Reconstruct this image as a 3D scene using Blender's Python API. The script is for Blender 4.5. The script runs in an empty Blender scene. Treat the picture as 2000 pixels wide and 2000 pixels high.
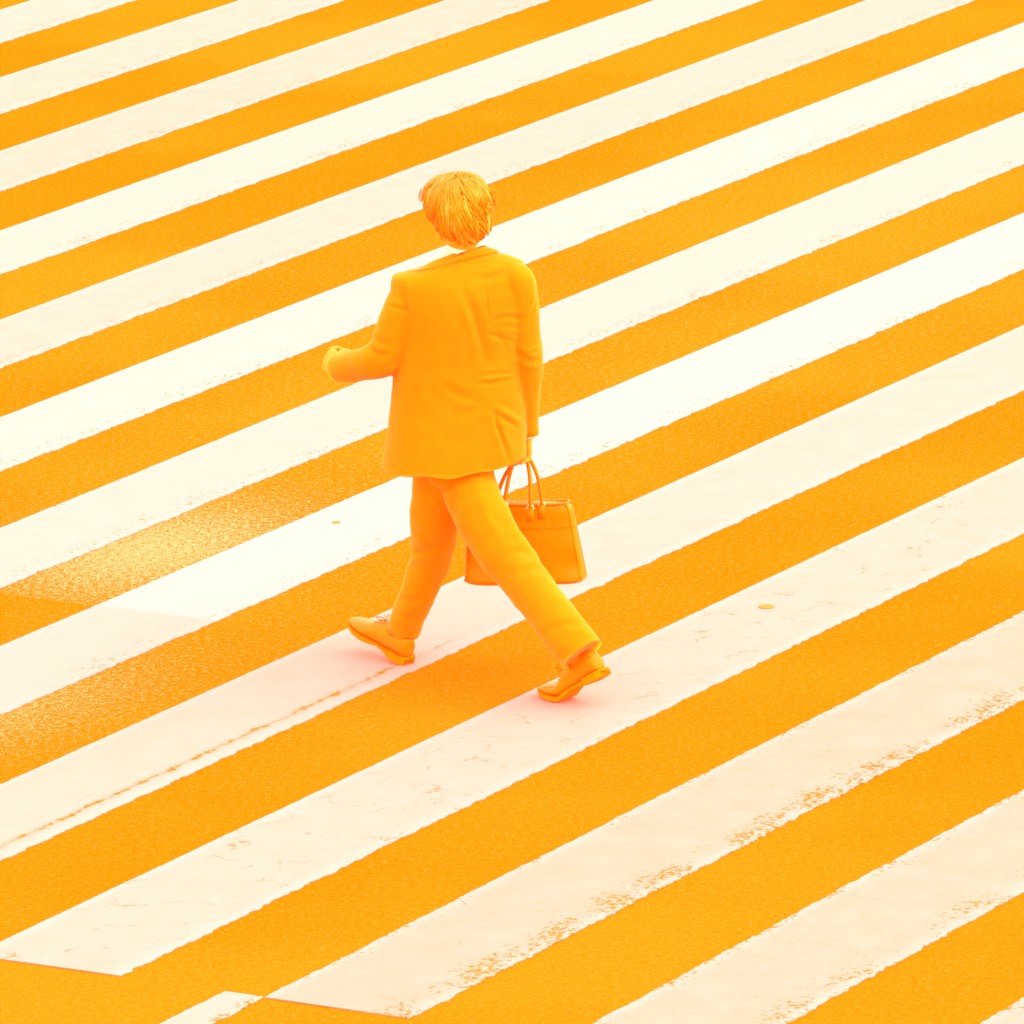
import bpy, bmesh, math, random
import numpy as np
from mathutils import Vector, Matrix, noise as mnoise

C = bpy.context.scene.collection
SC = bpy.context.scene
R = math.radians
random.seed(7)
rng = np.random.default_rng(7)

# ------------------------------------------------------------------ camera
S = 1.03                                   # metres per fitted unit
F_PX, TILT, ROLL, CAM_H = 15430.9, R(13.8767), R(-1.9508), 6.26695 * S
cam_d = bpy.data.cameras.new('camera')
cam_d.sensor_width = 36.0
cam_d.lens = 36.0 * F_PX / 2000.0
cam_d.clip_start, cam_d.clip_end = 0.5, 3000.0
cam = bpy.data.objects.new('camera', cam_d)
C.objects.link(cam)
_fw = Vector((0, math.cos(TILT), -math.sin(TILT)))
_up0 = Vector((0, math.sin(TILT), math.cos(TILT)))
_rt = Vector((1, 0, 0)) * math.cos(ROLL) + _up0 * math.sin(ROLL)
_up = Vector((-1, 0, 0)) * math.sin(ROLL) + _up0 * math.cos(ROLL)
CAM = Vector((0, 0, CAM_H))
cam.matrix_world = Matrix(((_rt.x, _up.x, -_fw.x, CAM.x), (_rt.y, _up.y, -_fw.y, CAM.y),
                           (_rt.z, _up.z, -_fw.z, CAM.z), (0, 0, 0, 1)))
SC.camera = cam

# ------------------------------------------------------------------ light
SUN_EL, SUN_AZ = R(58), R(-22)             # azimuth from +X (camera right), towards the camera
sun_dir = Vector((math.cos(SUN_EL) * math.cos(SUN_AZ), math.cos(SUN_EL) * math.sin(SUN_AZ), math.sin(SUN_EL)))
world = bpy.data.worlds.new('World')
SC.world = world
world.use_nodes = True
wn, wl = world.node_tree.nodes, world.node_tree.links
wn.clear()
sky = wn.new('ShaderNodeTexSky')
sky.sky_type = 'NISHITA'
sky.sun_disc = False
sky.sun_elevation = SUN_EL
sky.sun_rotation = math.atan2(sun_dir.x, sun_dir.y)
sky.dust_density = 0.3
sky.air_density = 3.5
sky.ozone_density = 1.0
bg = wn.new('ShaderNodeBackground')
bg.inputs['Strength'].default_value = 0.15
wo = wn.new('ShaderNodeOutputWorld')
wl.new(sky.outputs[0], bg.inputs[0])
wl.new(bg.outputs[0], wo.inputs[0])
sd = bpy.data.lights.new('sun', 'SUN')
sd.energy = 0.5
sd.angle = R(75)
sd.color = (1.0, 0.95, 0.88)
sun = bpy.data.objects.new('sun', sd)
sun.rotation_euler = sun_dir.to_track_quat('Z', 'Y').to_euler()
sun.location = (6, -6, 20)
C.objects.link(sun)
SC.view_settings.view_transform = 'Standard'
SC.view_settings.look = 'None'
SC.view_settings.gamma = 1.0
SC.view_settings.exposure = 1.5
SC.render.engine = 'CYCLES'
SC.cycles.max_bounces = 8
SC.cycles.diffuse_bounces = 6
SC.cycles.use_denoising = True

# ------------------------------------------------------------------ measuring helpers
def ray(x, y):
    u, v = x - 1000.0, 1000.0 - y
    return (_fw * F_PX + _rt * u + _up * v).normalized()
def gp(x, y, z=0.0):
    d = ray(x, y)
    return CAM + d * ((z - CAM.z) / d.z)
Y0 = (gp(790, 1292).y + gp(1085, 1370).y) / 2
def pp(x, y, d=0.0):
    r = ray(x, y)
    return CAM + r * ((Y0 + d) / r.y)
def pix(P):
    """world points (n,3) -> photograph pixels (n,2)"""
    q = np.asarray(P) - np.array(CAM)
    dep = q @ np.array(_fw)
    return np.stack([1000 + F_PX * (q @ np.array(_rt)) / dep, 1000 - F_PX * (q @ np.array(_up)) / dep], 1)
M_PX = (Y0 / math.cos(TILT)) / F_PX * 1.0   # metres per pixel near the walker

# ------------------------------------------------------------------ materials
def mat(name):
    m = bpy.data.materials.new(name)
    m.use_nodes = True
    n = m.node_tree.nodes
    return m, n, m.node_tree.links, n['Principled BSDF']
def N(n, t, **kw):
    o = n.new(t)
    for k, v in kw.items():
        if k in ('operation', 'data_type', 'attribute_type', 'attribute_name', 'feature', 'blend_type', 'interpolation_type', 'clamp', 'noise_dimensions', 'voronoi_dimensions'):
            setattr(o, k, v)
        else:
            o.inputs[k].default_value = v
    return o
def math_n(n, l, op, a, b=None, c=None, clamp=False):
    o = n.new('ShaderNodeMath'); o.operation = op; o.use_clamp = clamp
    for i, s in enumerate((a, b, c)):
        if s is None: continue
        if isinstance(s, (int, float)): o.inputs[i].default_value = s
        else: l.new(s, o.inputs[i])
    return o.outputs[0]
def ramp(n, l, src, lo, hi, smooth=True):
    o = n.new('ShaderNodeMapRange')
    o.interpolation_type = 'SMOOTHSTEP' if smooth else 'LINEAR'
    l.new(src, o.inputs['Value'])
    for key, v in (('From Min', lo), ('From Max', hi)):
        if isinstance(v, (int, float)): o.inputs[key].default_value = v
        else: l.new(v, o.inputs[key])
    return o.outputs['Result']
def mixc(n, l, fac, a, b):
    o = n.new('ShaderNodeMix'); o.data_type = 'RGBA'
    if isinstance(fac, (int, float)): o.inputs[0].default_value = fac
    else: l.new(fac, o.inputs[0])
    for s, v in ((6, a), (7, b)):
        if isinstance(v, tuple): o.inputs[s].default_value = (*v, 1)
        else: l.new(v, o.inputs[s])
    return o.outputs[2]
def noise_n(n, l, vec, scale, detail=4.0, rough=0.55):
    o = n.new('ShaderNodeTexNoise')
    o.inputs['Scale'].default_value = scale; o.inputs['Detail'].default_value = detail; o.inputs['Roughness'].default_value = rough
    if vec is not None: l.new(vec, o.inputs['Vector'])
    return o.outputs['Fac']
def bump(n, l, h, strength, dist, b):
    o = n.new('ShaderNodeBump'); o.inputs['Strength'].default_value = strength; o.inputs['Distance'].default_value = dist
    l.new(h, o.inputs['Height']); l.new(o.outputs[0], b.inputs['Normal'])

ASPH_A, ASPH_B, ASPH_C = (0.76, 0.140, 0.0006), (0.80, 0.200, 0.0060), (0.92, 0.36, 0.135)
def half_plane(n, l, pos, p, q, width):
    """0..1 across the straight painted light edge through p and q (ground points), 1 on the far side"""
    d = Vector((q.x - p.x, q.y - p.y, 0)).normalized(); nn = Vector((-d.y, d.x, 0))
    if nn.y < 0: nn = -nn
    o = n.new('ShaderNodeVectorMath'); o.operation = 'DOT_PRODUCT'; o.inputs[1].default_value = nn; l.new(pos, o.inputs[0])
    return ramp(n, l, math_n(n, l, 'SUBTRACT', o.outputs['Value'], p.dot(nn)), -width, width)
def blob(n, l, pos, c, along, ra, rb):
    """soft elongated patch on the ground"""
    d = along.normalized(); e = Vector((-d.y, d.x, 0))
    out = []
    for ax_, r_ in ((d, ra), (e, rb)):
        o = n.new('ShaderNodeVectorMath'); o.operation = 'DOT_PRODUCT'; o.inputs[1].default_value = ax_; l.new(pos, o.inputs[0])
        t = math_n(n, l, 'DIVIDE', math_n(n, l, 'SUBTRACT', o.outputs['Value'], c.dot(ax_)), r_)
        out.append(math_n(n, l, 'MULTIPLY', t, t))
    return math_n(n, l, 'POWER', 2.718, math_n(n, l, 'MULTIPLY', math_n(n, l, 'ADD', *out), -1.0))
J0, J1 = gp(0, 1159), gp(200, 1185)            # straight edge of the painted light patch, left of the walker
def asphalt_nodes(n, l, pos):
    big = noise_n(n, l, pos, 0.45, 3)
    fine = noise_n(n, l, pos, 120, 2, 0.6)
    mid = noise_n(n, l, pos, 48, 3, 0.7)
    tone = ramp(n, l, big, 0.36, 0.66)
    f = math_n(n, l, 'ADD', math_n(n, l, 'MULTIPLY', fine, 0.55), math_n(n, l, 'MULTIPLY', mid, 0.45))
    lit = math_n(n, l, 'MULTIPLY', blob(n, l, pos, gp(300, 1075), gp(450, 1000) - gp(100, 1160), 0.80, 0.50), half_plane(n, l, pos, J0, J1, 0.012))  # lit patch with a straight lower edge, painted into the asphalt colour
    lit2 = math_n(n, l, 'MULTIPLY', blob(n, l, pos, gp(20, 1385), gp(300, 1270) - gp(0, 1400), 0.9, 0.45), 0.7)  # second lit area, soft edged, also painted paler
    lit3 = math_n(n, l, 'MULTIPLY', blob(n, l, pos, gp(1000, 720), gp(1000, 700) - gp(0, 1100), 9.0, 3.6), 0.36)  # broad lit band across the middle, painted as paler grain
    lit = math_n(n, l, 'ADD', math_n(n, l, 'ADD', lit, lit2), lit3)
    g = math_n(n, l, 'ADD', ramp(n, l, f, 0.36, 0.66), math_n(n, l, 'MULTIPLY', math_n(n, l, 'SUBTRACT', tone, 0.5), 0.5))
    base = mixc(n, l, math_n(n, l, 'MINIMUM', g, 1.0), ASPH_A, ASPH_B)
    spark = ramp(n, l, f, math_n(n, l, 'SUBTRACT', 0.60, math_n(n, l, 'MULTIPLY', lit, 0.16)), math_n(n, l, 'SUBTRACT', 0.74, math_n(n, l, 'MULTIPLY', lit, 0.12)))
    k = math_n(n, l, 'MULTIPLY', spark, math_n(n, l, 'ADD', 0.55, math_n(n, l, 'MULTIPLY', lit, 0.6)), clamp=True)
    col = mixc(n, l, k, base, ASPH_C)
    vor = n.new('ShaderNodeTexVoronoi'); vor.inputs['Scale'].default_value = 100; l.new(pos, vor.inputs['Vector'])
    sep = n.new('ShaderNodeSeparateColor'); l.new(vor.outputs['Color'], sep.inputs[0])
    chip = math_n(n, l, 'MULTIPLY', ramp(n, l, sep.outputs[0], 0.988, 0.992), ramp(n, l, vor.outputs['Distance'], 0.45, 0.25))
    col = mixc(n, l, math_n(n, l, 'MULTIPLY', chip, 0.5), col, (0.62, 0.30, 0.12))
    return col, f, fine
def make_asphalt():
    m, n, l, b = mat('asphalt')
    geo = n.new('ShaderNodeNewGeometry')
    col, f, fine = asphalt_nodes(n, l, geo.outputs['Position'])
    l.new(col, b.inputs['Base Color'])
    b.inputs['Roughness'].default_value = 0.9
    b.inputs['Specular Tint'].default_value = (1.0, 0.45, 0.08, 1)
    b.inputs['Specular IOR Level'].default_value = 0.0
    bump(n, l, f, 0.5, 0.006, b)
    return m
def make_paint():
    m, n, l, b = mat('road_paint')
    geo = n.new('ShaderNodeNewGeometry'); pos = geo.outputs['Position']
    uv = n.new('ShaderNodeUVMap'); uv.uv_map = 'UVMap'
    sx = n.new('ShaderNodeSeparateXYZ'); l.new(uv.outputs[0], sx.inputs[0])
    u, v = sx.outputs[0], sx.outputs[1]           # metres along, 0 far edge .. 1 near edge
    def prop(p):
        a = n.new('ShaderNodeAttribute'); a.attribute_type = 'OBJECT'; a.attribute_name = p
        return a.outputs['Fac']
    wt, wb, dirt_shade, crack, seam = (prop(p) for p in ('wear_far', 'wear_near', 'dirt_shade', 'cracks', 'seam'))
    seam = math_n(n, l, 'MULTIPLY', seam, ramp(n, l, u, prop('seam_end'), math_n(n, l, 'SUBTRACT', prop('seam_end'), 1.2)))
    n1 = noise_n(n, l, pos, 62, 6, 0.70)
    n2 = noise_n(n, l, pos, 5.0, 4)
    # chips: more towards the worn edges
    nd = math_n(n, l, 'DIVIDE', math_n(n, l, 'SUBTRACT', v, 0.90), 0.20)
    near = math_n(n, l, 'MULTIPLY', math_n(n, l, 'POWER', 2.718, math_n(n, l, 'MULTIPLY', math_n(n, l, 'MULTIPLY', nd, nd), -1.0)), wb)
    near = math_n(n, l, 'MAXIMUM', near, math_n(n, l, 'MULTIPLY', math_n(n, l, 'POWER', v, 14.0), wb))
    farm = math_n(n, l, 'MULTIPLY', math_n(n, l, 'POWER', math_n(n, l, 'SUBTRACT', 1.0, v), 7.0), wt)
    edge = math_n(n, l, 'ADD', math_n(n, l, 'ADD', near, farm), 0.06)
    edge = math_n(n, l, 'MULTIPLY', edge, ramp(n, l, n2, 0.25, 0.60))
    th = math_n(n, l, 'SUBTRACT', 0.725, math_n(n, l, 'MULTIPLY', edge, 0.26))
    chip = ramp(n, l, n1, th, math_n(n, l, 'ADD', th, 0.02))
    # fine crack network
    warp = n.new('ShaderNodeTexNoise'); warp.inputs['Scale'].default_value = 5; warp.inputs['Detail'].default_value = 5; l.new(pos, warp.inputs['Vector'])
    wv = n.new('ShaderNodeVectorMath'); wv.operation = 'MULTIPLY_ADD'; l.new(warp.outputs['Color'], wv.inputs[0]); wv.inputs[1].default_value = (0.28, 0.28, 0.28); l.new(pos, wv.inputs[2])
    vor = n.new('ShaderNodeTexVoronoi'); vor.feature = 'DISTANCE_TO_EDGE'; vor.inputs['Scale'].default_value = 4.6; l.new(wv.outputs[0], vor.inputs['Vector'])
    gate = ramp(n, l, noise_n(n, l, pos, 6.5, 6, 0.75), 0.48, 0.62)
    cw = math_n(n, l, 'MULTIPLY', math_n(n, l, 'MULTIPLY', gate, crack), 0.012)
    cr = math_n(n, l, 'MULTIPLY', math_n(n, l, 'LESS_THAN', vor.outputs['Distance'], cw), 0.65)
    # one long seam running near the lower edge
    wob = math_n(n, l, 'MULTIPLY', math_n(n, l, 'SUBTRACT', noise_n(n, l, pos, 2.4, 9, 0.74), 0.5), 0.14)
    sv = math_n(n, l, 'ABSOLUTE', math_n(n, l, 'ADD', math_n(n, l, 'SUBTRACT', v, 0.83), wob))
    knot = math_n(n, l, 'MAXIMUM', math_n(n, l, 'SUBTRACT', math_n(n, l, 'MULTIPLY', noise_n(n, l, pos, 13, 8, 0.8), 0.30), 0.148), -0.0015)
    sw = math_n(n, l, 'SUBTRACT', math_n(n, l, 'MULTIPLY', seam, math_n(n, l, 'ADD', 0.005, knot)), 0.001)
    sm = math_n(n, l, 'LESS_THAN', sv, sw)
    mask = math_n(n, l, 'MAXIMUM', math_n(n, l, 'MAXIMUM', chip, cr), sm)
    # dirty film, with shade painted into the same colour
    d1 = noise_n(n, l, pos, 7, 6, 0.62)
    halo = math_n(n, l, 'MULTIPLY', seam, ramp(n, l, sv, 0.07, 0.0))
    edgeclean = math_n(n, l, 'MULTIPLY', ramp(n, l, v, 0.0, 0.12), ramp(n, l, v, 1.0, 0.86))
    dd = math_n(n, l, 'MULTIPLY', dirt_shade, math_n(n, l, 'ADD', 0.55, math_n(n, l, 'MULTIPLY', d1, 0.9)))
    dd = math_n(n, l, 'MULTIPLY', dd, math_n(n, l, 'ADD', 0.55, math_n(n, l, 'MULTIPLY', edgeclean, 0.45)))
    dd = math_n(n, l, 'ADD', dd, math_n(n, l, 'MULTIPLY', halo, 0.25), clamp=True)
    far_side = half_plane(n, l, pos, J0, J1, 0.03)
    painted_shade = blob(n, l, pos, gp(300, 1230), gp(450, 1150) - gp(100, 1310), 2.2, 0.7)  # shade on the near side of the light edge, painted into the stripes
    dd = math_n(n, l, 'ADD', dd, math_n(n, l, 'MULTIPLY', math_n(n, l, 'MULTIPLY', math_n(n, l, 'SUBTRACT', 1.0, far_side), painted_shade), 0.22), clamp=True)
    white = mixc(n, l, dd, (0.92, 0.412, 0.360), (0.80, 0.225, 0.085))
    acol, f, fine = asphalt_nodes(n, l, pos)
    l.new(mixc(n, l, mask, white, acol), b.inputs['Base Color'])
    b.inputs['Roughness'].default_value = 0.75
    b.inputs['Specular IOR Level'].default_value = 0.15
    b.inputs['Specular Tint'].default_value = (1.0, 0.6, 0.25, 1)
    h = math_n(n, l, 'SUBTRACT', math_n(n, l, 'MULTIPLY', n1, 0.3), mask)
    bump(n, l, h, 0.35, 0.004, b)
    return m
def make_cloth(name, col, rough=0.9, sheen=0.25, sss=0.0):
    m, n, l, b = mat(name)
    tc = n.new('ShaderNodeTexCoord')
    w = noise_n(n, l, tc.outputs['Object'], 420, 2)
    big = noise_n(n, l, tc.outputs['Object'], 9, 3)
    f = math_n(n, l, 'ADD', math_n(n, l, 'MULTIPLY', w, 0.5), math_n(n, l, 'MULTIPLY', big, 0.5))
    hi = tuple(min(1, c * 1.05) for c in col); lo = tuple(c * 0.96 for c in col)
    l.new(mixc(n, l, ramp(n, l, f, 0.35, 0.65), lo, hi), b.inputs['Base Color'])
    b.inputs['Roughness'].default_value = rough
    b.inputs['Specular IOR Level'].default_value = 0.08
    b.inputs['Specular Tint'].default_value = (1, 0.6, 0.25, 1)
    b.inputs['Subsurface Weight'].default_value = sss
    b.inputs['Subsurface Radius'].default_value = (1, 1, 1)
    b.inputs['Subsurface Scale'].default_value = 0.08
    b.inputs['Sheen Weight'].default_value = sheen * 1.2
    b.inputs['Sheen Roughness'].default_value = 0.4
    b.inputs['Sheen Tint'].default_value = (1.0, 0.75, 0.50, 1)
    bump(n, l, w, 0.15, 0.0015, b)
    return m
def make_gloss(name, col, rough, spec, tint, bs=60, bd=0.0015, coat=0.0):
    m, n, l, b = mat(name)
    tc = n.new('ShaderNodeTexCoord')
    w = noise_n(n, l, tc.outputs['Object'], bs, 4)
    hi = tuple(min(1, c * 1.06) for c in col); lo = tuple(c * 0.94 for c in col)
    l.new(mixc(n, l, ramp(n, l, w, 0.35, 0.65), lo, hi), b.inputs['Base Color'])
    b.inputs['Roughness'].default_value = rough
    b.inputs['Specular IOR Level'].default_value = spec
    b.inputs['Specular Tint'].default_value = (*tint, 1)
    bump(n, l, w, 0.2, bd, b)
    return m

M_ASPHALT = make_asphalt()
M_PAINT = make_paint()
M_SUIT = make_cloth('suit_cloth', (0.90, 0.228, 0.0018), sss=0.8)
M_COLLAR = make_cloth('collar_cloth', (0.90, 0.230, 0.0018))
M_SHIRT = make_cloth('shirt_cotton', (0.86, 0.84, 0.80), 0.8, 0.0)
M_SKIN = make_gloss('skin', (0.92, 0.39, 0.03), 0.6, 0.2, (1, 0.7, 0.3), 240, 0.0008)
M_HAIR = make_gloss('hair', (0.95, 0.33, 0.001), 0.28, 0.6, (1, 0.75, 0.25), 300, 0.0006)
_n, _l = M_HAIR.node_tree.nodes, M_HAIR.node_tree.links
_a = _n.new('ShaderNodeAttribute'); _a.attribute_name = 'tone'
_l.new(mixc(_n, _l, _a.outputs['Fac'], (0.92, 0.235, 0.0010), (0.95, 0.52, 0.060)), _n['Principled BSDF'].inputs['Base Color'])
M_LEATHER = make_gloss('bag_leather', (0.92, 0.225, 0.0016), 0.24, 0.26, (1, 0.7, 0.3), 90, 0.001)
M_SHOE = make_gloss('shoe_leather', (0.92, 0.220, 0.0016), 0.3, 0.25, (1, 0.7, 0.3), 90, 0.0008)
M_SOLE = make_gloss('shoe_sole', (0.95, 0.24, 0.0015), 0.8, 0.05, (1, 0.7, 0.3))
M_METAL = make_gloss('ring_metal', (0.95, 0.75, 0.4), 0.2, 0.8, (1, 1, 1))
M_STUD = make_gloss('stud_metal', (0.95, 0.260, 0.045), 0.8, 0.02, (1, 0.6, 0.2))

# ------------------------------------------------------------------ mesh helpers
def link_mesh(name, verts, faces, material, parent=None, base=None, smooth=True):
    """verts in world space; origin at base (or the parent's)"""
    me = bpy.data.meshes.new(name)
    org = Vector((0, 0, 0)) if base is None else Vector(base)
    V = np.asarray(verts, float) - np.array(org)
    me.from_pydata(V.tolist(), [], faces)
    me.materials.append(material)
    if smooth: me.polygons.foreach_set('use_smooth', [True] * len(me.polygons))
    me.update()
    o = bpy.data.objects.new(name, me)
    C.objects.link(o)
    if parent is not None: o.parent = parent
    else: o.location = org
    return o
class MB:
    def __init__(s): s.v, s.f = [], []
    def add(s, v, f):
        k = len(s.v)
        s.v += [tuple(p) for p in v]
        s.f += [tuple(i + k for i in q) for q in f]
    def loft(s, rings, cap=True):
        n = len(rings[0]); v = []; f = []
        for r in rings: v += list(r)
        for i in range(len(rings) - 1):
            for j in range(n):
                a, b = i * n + j, i * n + (j + 1) % n
                f.append((a, b, b + n, a + n))
        if cap:
            f.append(tuple(range(n - 1, -1, -1))); f.append(tuple(range((len(rings) - 1) * n, len(rings) * n)))
        s.add(v, f)
    def tube(s, pts, rad, n=18, flat=None, ball=True):
        pts = [Vector(p) for p in pts]
        rings = []; ref = None
        for i, p in enumerate(pts):
            t = (pts[min(i + 1, len(pts) - 1)] - pts[max(i - 1, 0)]).normalized()
            if ref is None: ref = t.orthogonal().normalized() if flat is None else Vector(flat)
            a = (ref - t * ref.dot(t)).normalized(); b = t.cross(a); ref = a
            ra, rb = rad[i] if isinstance(rad[i], tuple) else (rad[i], rad[i])
            rings.append([p + a * (ra * math.cos(q)) + b * (rb * math.sin(q)) for q in (2 * math.pi * k / n for k in range(n))])
        s.loft(rings)
        if ball:
            for e in (0, -1):
                r = rad[e] if not isinstance(rad[e], tuple) else min(rad[e])
                s.ell(pts[e], (r, r, r))
    def ell(s, c, r, rot=None, n=16, m=10):
        c = Vector(c); v = []; f = []
        rot = rot or Matrix.Identity(3)
        for i in range(m + 1):
            th = math.pi * i / m
            for j in range(n):
                ph = 2 * math.pi * j / n
                v.append(c + rot @ Vector((r[0] * math.sin(th) * math.cos(ph), r[1] * math.sin(th) * math.sin(ph), r[2] * math.cos(th))))
        # poles are rings collapsed to nearly a point; merge them
        vv = [v[0]] + v[n:m * n] + [v[-1]]
        def idx(i, j):
            return 0 if i == 0 else (len(vv) - 1 if i == m else 1 + (i - 1) * n + j % n)
        for i in range(m):
            for j in range(n):
                q = [idx(i, j), idx(i + 1, j), idx(i + 1, j + 1), idx(i, j + 1)]
                u = []
                for k in q:
                    if k not in u: u.append(k)
                f.append(tuple(u))
        s.add(vv, f)
def cat(pts, n):
    """Catmull-Rom resample of tuples (any length)"""
    P = np.array(pts, float); k = len(P)
    out = []
    for t in np.linspace(0, k - 1, n):
        i = min(int(t), k - 2); w = t - i
        p0, p1, p2, p3 = P[max(i - 1, 0)], P[i], P[i + 1], P[min(i + 2, k - 1)]
        out.append(0.5 * (2 * p1 + (p2 - p0) * w + (2 * p0 - 5 * p1 + 4 * p2 - p3) * w * w + (3 * p1 - p0 - 3 * p2 + p3) * w ** 3))
    return np.array(out)
def remeshed(mb, voxel, smooth=4, fac=0.5):
    """one continuous surface from overlapping closed shapes"""
    me = bpy.data.meshes.new('tmp'); me.from_pydata([tuple(p) for p in mb.v], [], mb.f)
    bm = bmesh.new(); bm.from_mesh(me); bmesh.ops.recalc_face_normals(bm, faces=bm.faces); bm.to_mesh(me); bm.free()
    o = bpy.data.objects.new('tmp', me); C.objects.link(o)
    r = o.modifiers.new('r', 'REMESH'); r.mode = 'VOXEL'; r.voxel_size = voxel
    if smooth:
        sm = o.modifiers.new('s', 'SMOOTH'); sm.factor = fac; sm.iterations = smooth
    bpy.context.view_layer.update()
    out = bpy.data.meshes.new_from_object(o.evaluated_get(bpy.context.evaluated_depsgraph_get()))
    bpy.data.objects.remove(o); bpy.data.meshes.remove(me)
    return out
def mesh_arrays(me):
    V = np.empty(len(me.vertices) * 3); me.vertices.foreach_get('co', V)
    Nn = np.empty(len(me.vertices) * 3); me.vertex_normals.foreach_get('vector', Nn)
    return V.reshape(-1, 3), Nn.reshape(-1, 3)
def put_mesh(name, me, V, material, parent, base):
    me.vertices.foreach_set('co', (V - np.array(base)).ravel())
    me.name = name
    me.materials.clear(); me.materials.append(material)
    me.polygons.foreach_set('use_smooth', [True] * len(me.polygons))
    me.update()
    o = bpy.data.objects.new(name, me); C.objects.link(o)
    if parent is not None: o.parent = parent
    else: o.location = base
    return o
def seg_dist(Q, poly):
    """distance of pixels Q to a polyline, and how far along it (0..1)"""
    best = np.full(len(Q), 1e9); along = np.zeros(len(Q))
    P = np.array(cat(poly, 12), float)
    for i, (a, b) in enumerate(zip(P[:-1], P[1:])):
        d = b - a; L = (d @ d) + 1e-9
        t = np.clip(((Q - a) @ d) / L, 0, 1)
        e = Q - (a + t[:, None] * d)
        dist = np.hypot(e[:, 0], e[:, 1])
        k = dist < best
        best[k] = dist[k]
        along[k] = ((i + t) / (len(P) - 1))[k]
    return best, along
VIEW = -np.array(ray(900, 850))
def crease(V, Nn, folds):
    """press folds of the cloth seen from behind into the surface"""
    Q = pix(V); face = np.clip((Nn @ VIEW) * 2.0, 0, 1)
    D = np.zeros(len(V))
    for poly, w, amp in folds:
        d, s = seg_dist(Q, poly)
        tp = np.clip(np.sin(np.pi * np.clip(s, 0, 1)), 0, 1) ** 0.8
        D += (0.62 if w > 3.2 else 0.9) * amp * tp * (np.exp(-(d / w) ** 2) - 0.5 * np.exp(-((d - 1.9 * w) / (1.2 * w)) ** 2))
    return V + Nn * (D * face)[:, None]
def wrinkle(V, Nn, size, amp, seed=0.0, stretch=(1, 1, 1)):
    st = np.array(stretch) / size
    D = np.array([mnoise.noise(Vector(p)) for p in (V * st + seed)])
    return V + Nn * (D * amp)[:, None]

# ------------------------------------------------------------------ road
def tagged(o, **kw):
    for k, v in kw.items(): o[k] = v
    return o
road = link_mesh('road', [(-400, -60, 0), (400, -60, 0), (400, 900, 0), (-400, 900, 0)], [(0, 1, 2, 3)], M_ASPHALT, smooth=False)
tagged(road, kind='structure', label='orange toned asphalt road surface under the zebra crossing', category='road')

LX0 = [20.7, 85.4, 152.7, 223.6, 296.6, 375.3, 452.9, 538.3, 626.3, 720.5, 816.8, 922.4, 1033.6, 1151.1, 1264, 1398.5, 1534.7, 1682.2, 1841.1]
EDGE = {k: [] for k in range(25)}
for k, y in enumerate(LX0): EDGE[k].append((0, y))
for k, y in enumerate([45, 132, 220, 320.9, 416.7, 526.4, 636.6, 762.4, 894.4, 1042.4, 1195.6, 1367.5, 1543.5, 1742.7, 1952.4]): EDGE[10 + k].append((2000, y))
for k, x in enumerate([67, 269, 474, 678, 875]): EDGE[k].append((x, 0))
for k, x in zip((6, 7, 8, 9), (1287, 1497, 1696, 1908)): EDGE[k].append((x, 0))
for k, y in zip((5, 6, 7, 8, 9, 10), (27, 97.5, 176, 257, 343, 431.5)): EDGE[k].append((1000, y))
for k, y in zip((17, 18, 19, 20, 21), (1225, 1370, 1533, 1704, 1888)): EDGE[k].append((1000, y))
EDGE[22].append((1160, 2000)); EDGE[23].append((1538, 2000)); EDGE[24].append((1911, 2000))
TH = R(59.2636)
TW = np.array([math.cos(TH), math.sin(TH)]); TQ = np.array([-math.sin(TH), math.cos(TH)])
def wq(x, y):
    g = gp(x, y); p = np.array([g.x, g.y]); return p @ TW, p @ TQ
LINE = {}
ks, bs, q0s = [], [], []
W_REF = wq(1000, 1000)[0]
for k, P in EDGE.items():
    a = np.array([wq(*p) for p in P])
    span = a[:, 0].max() - a[:, 0].min()
    if len(a) > 1 and span > 1.0:
        bb, aa = np.polyfit(a[:, 0] - W_REF, a[:, 1], 1)
    else:
        bb, aa = 0.0, a[:, 1].mean()
    LINE[k] = (aa, bb); ks.append(k); bs.append(bb); q0s.append(aa)
step = np.polyfit(ks, q0s, 1)
for k in list(range(-8, 0)) + list(range(25, 32)):
    LINE[k] = (np.polyval(step, k), float(np.mean(bs)))
ends = [wq(0, 1875)[0], wq(232, 1906)[0], wq(530, 1953)[0], wq(812, 1992)[0]]
W_END = float(np.mean(ends)); W_FAR = W_END + 15.0
def wq2xy(w, q): p = TW * w + TQ * q; return p[0], p[1]
def frac(t, seed, sc):
    return mnoise.fractal(Vector((t * sc, seed, 0.37)), 0.7, 2.1, 5)
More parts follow.
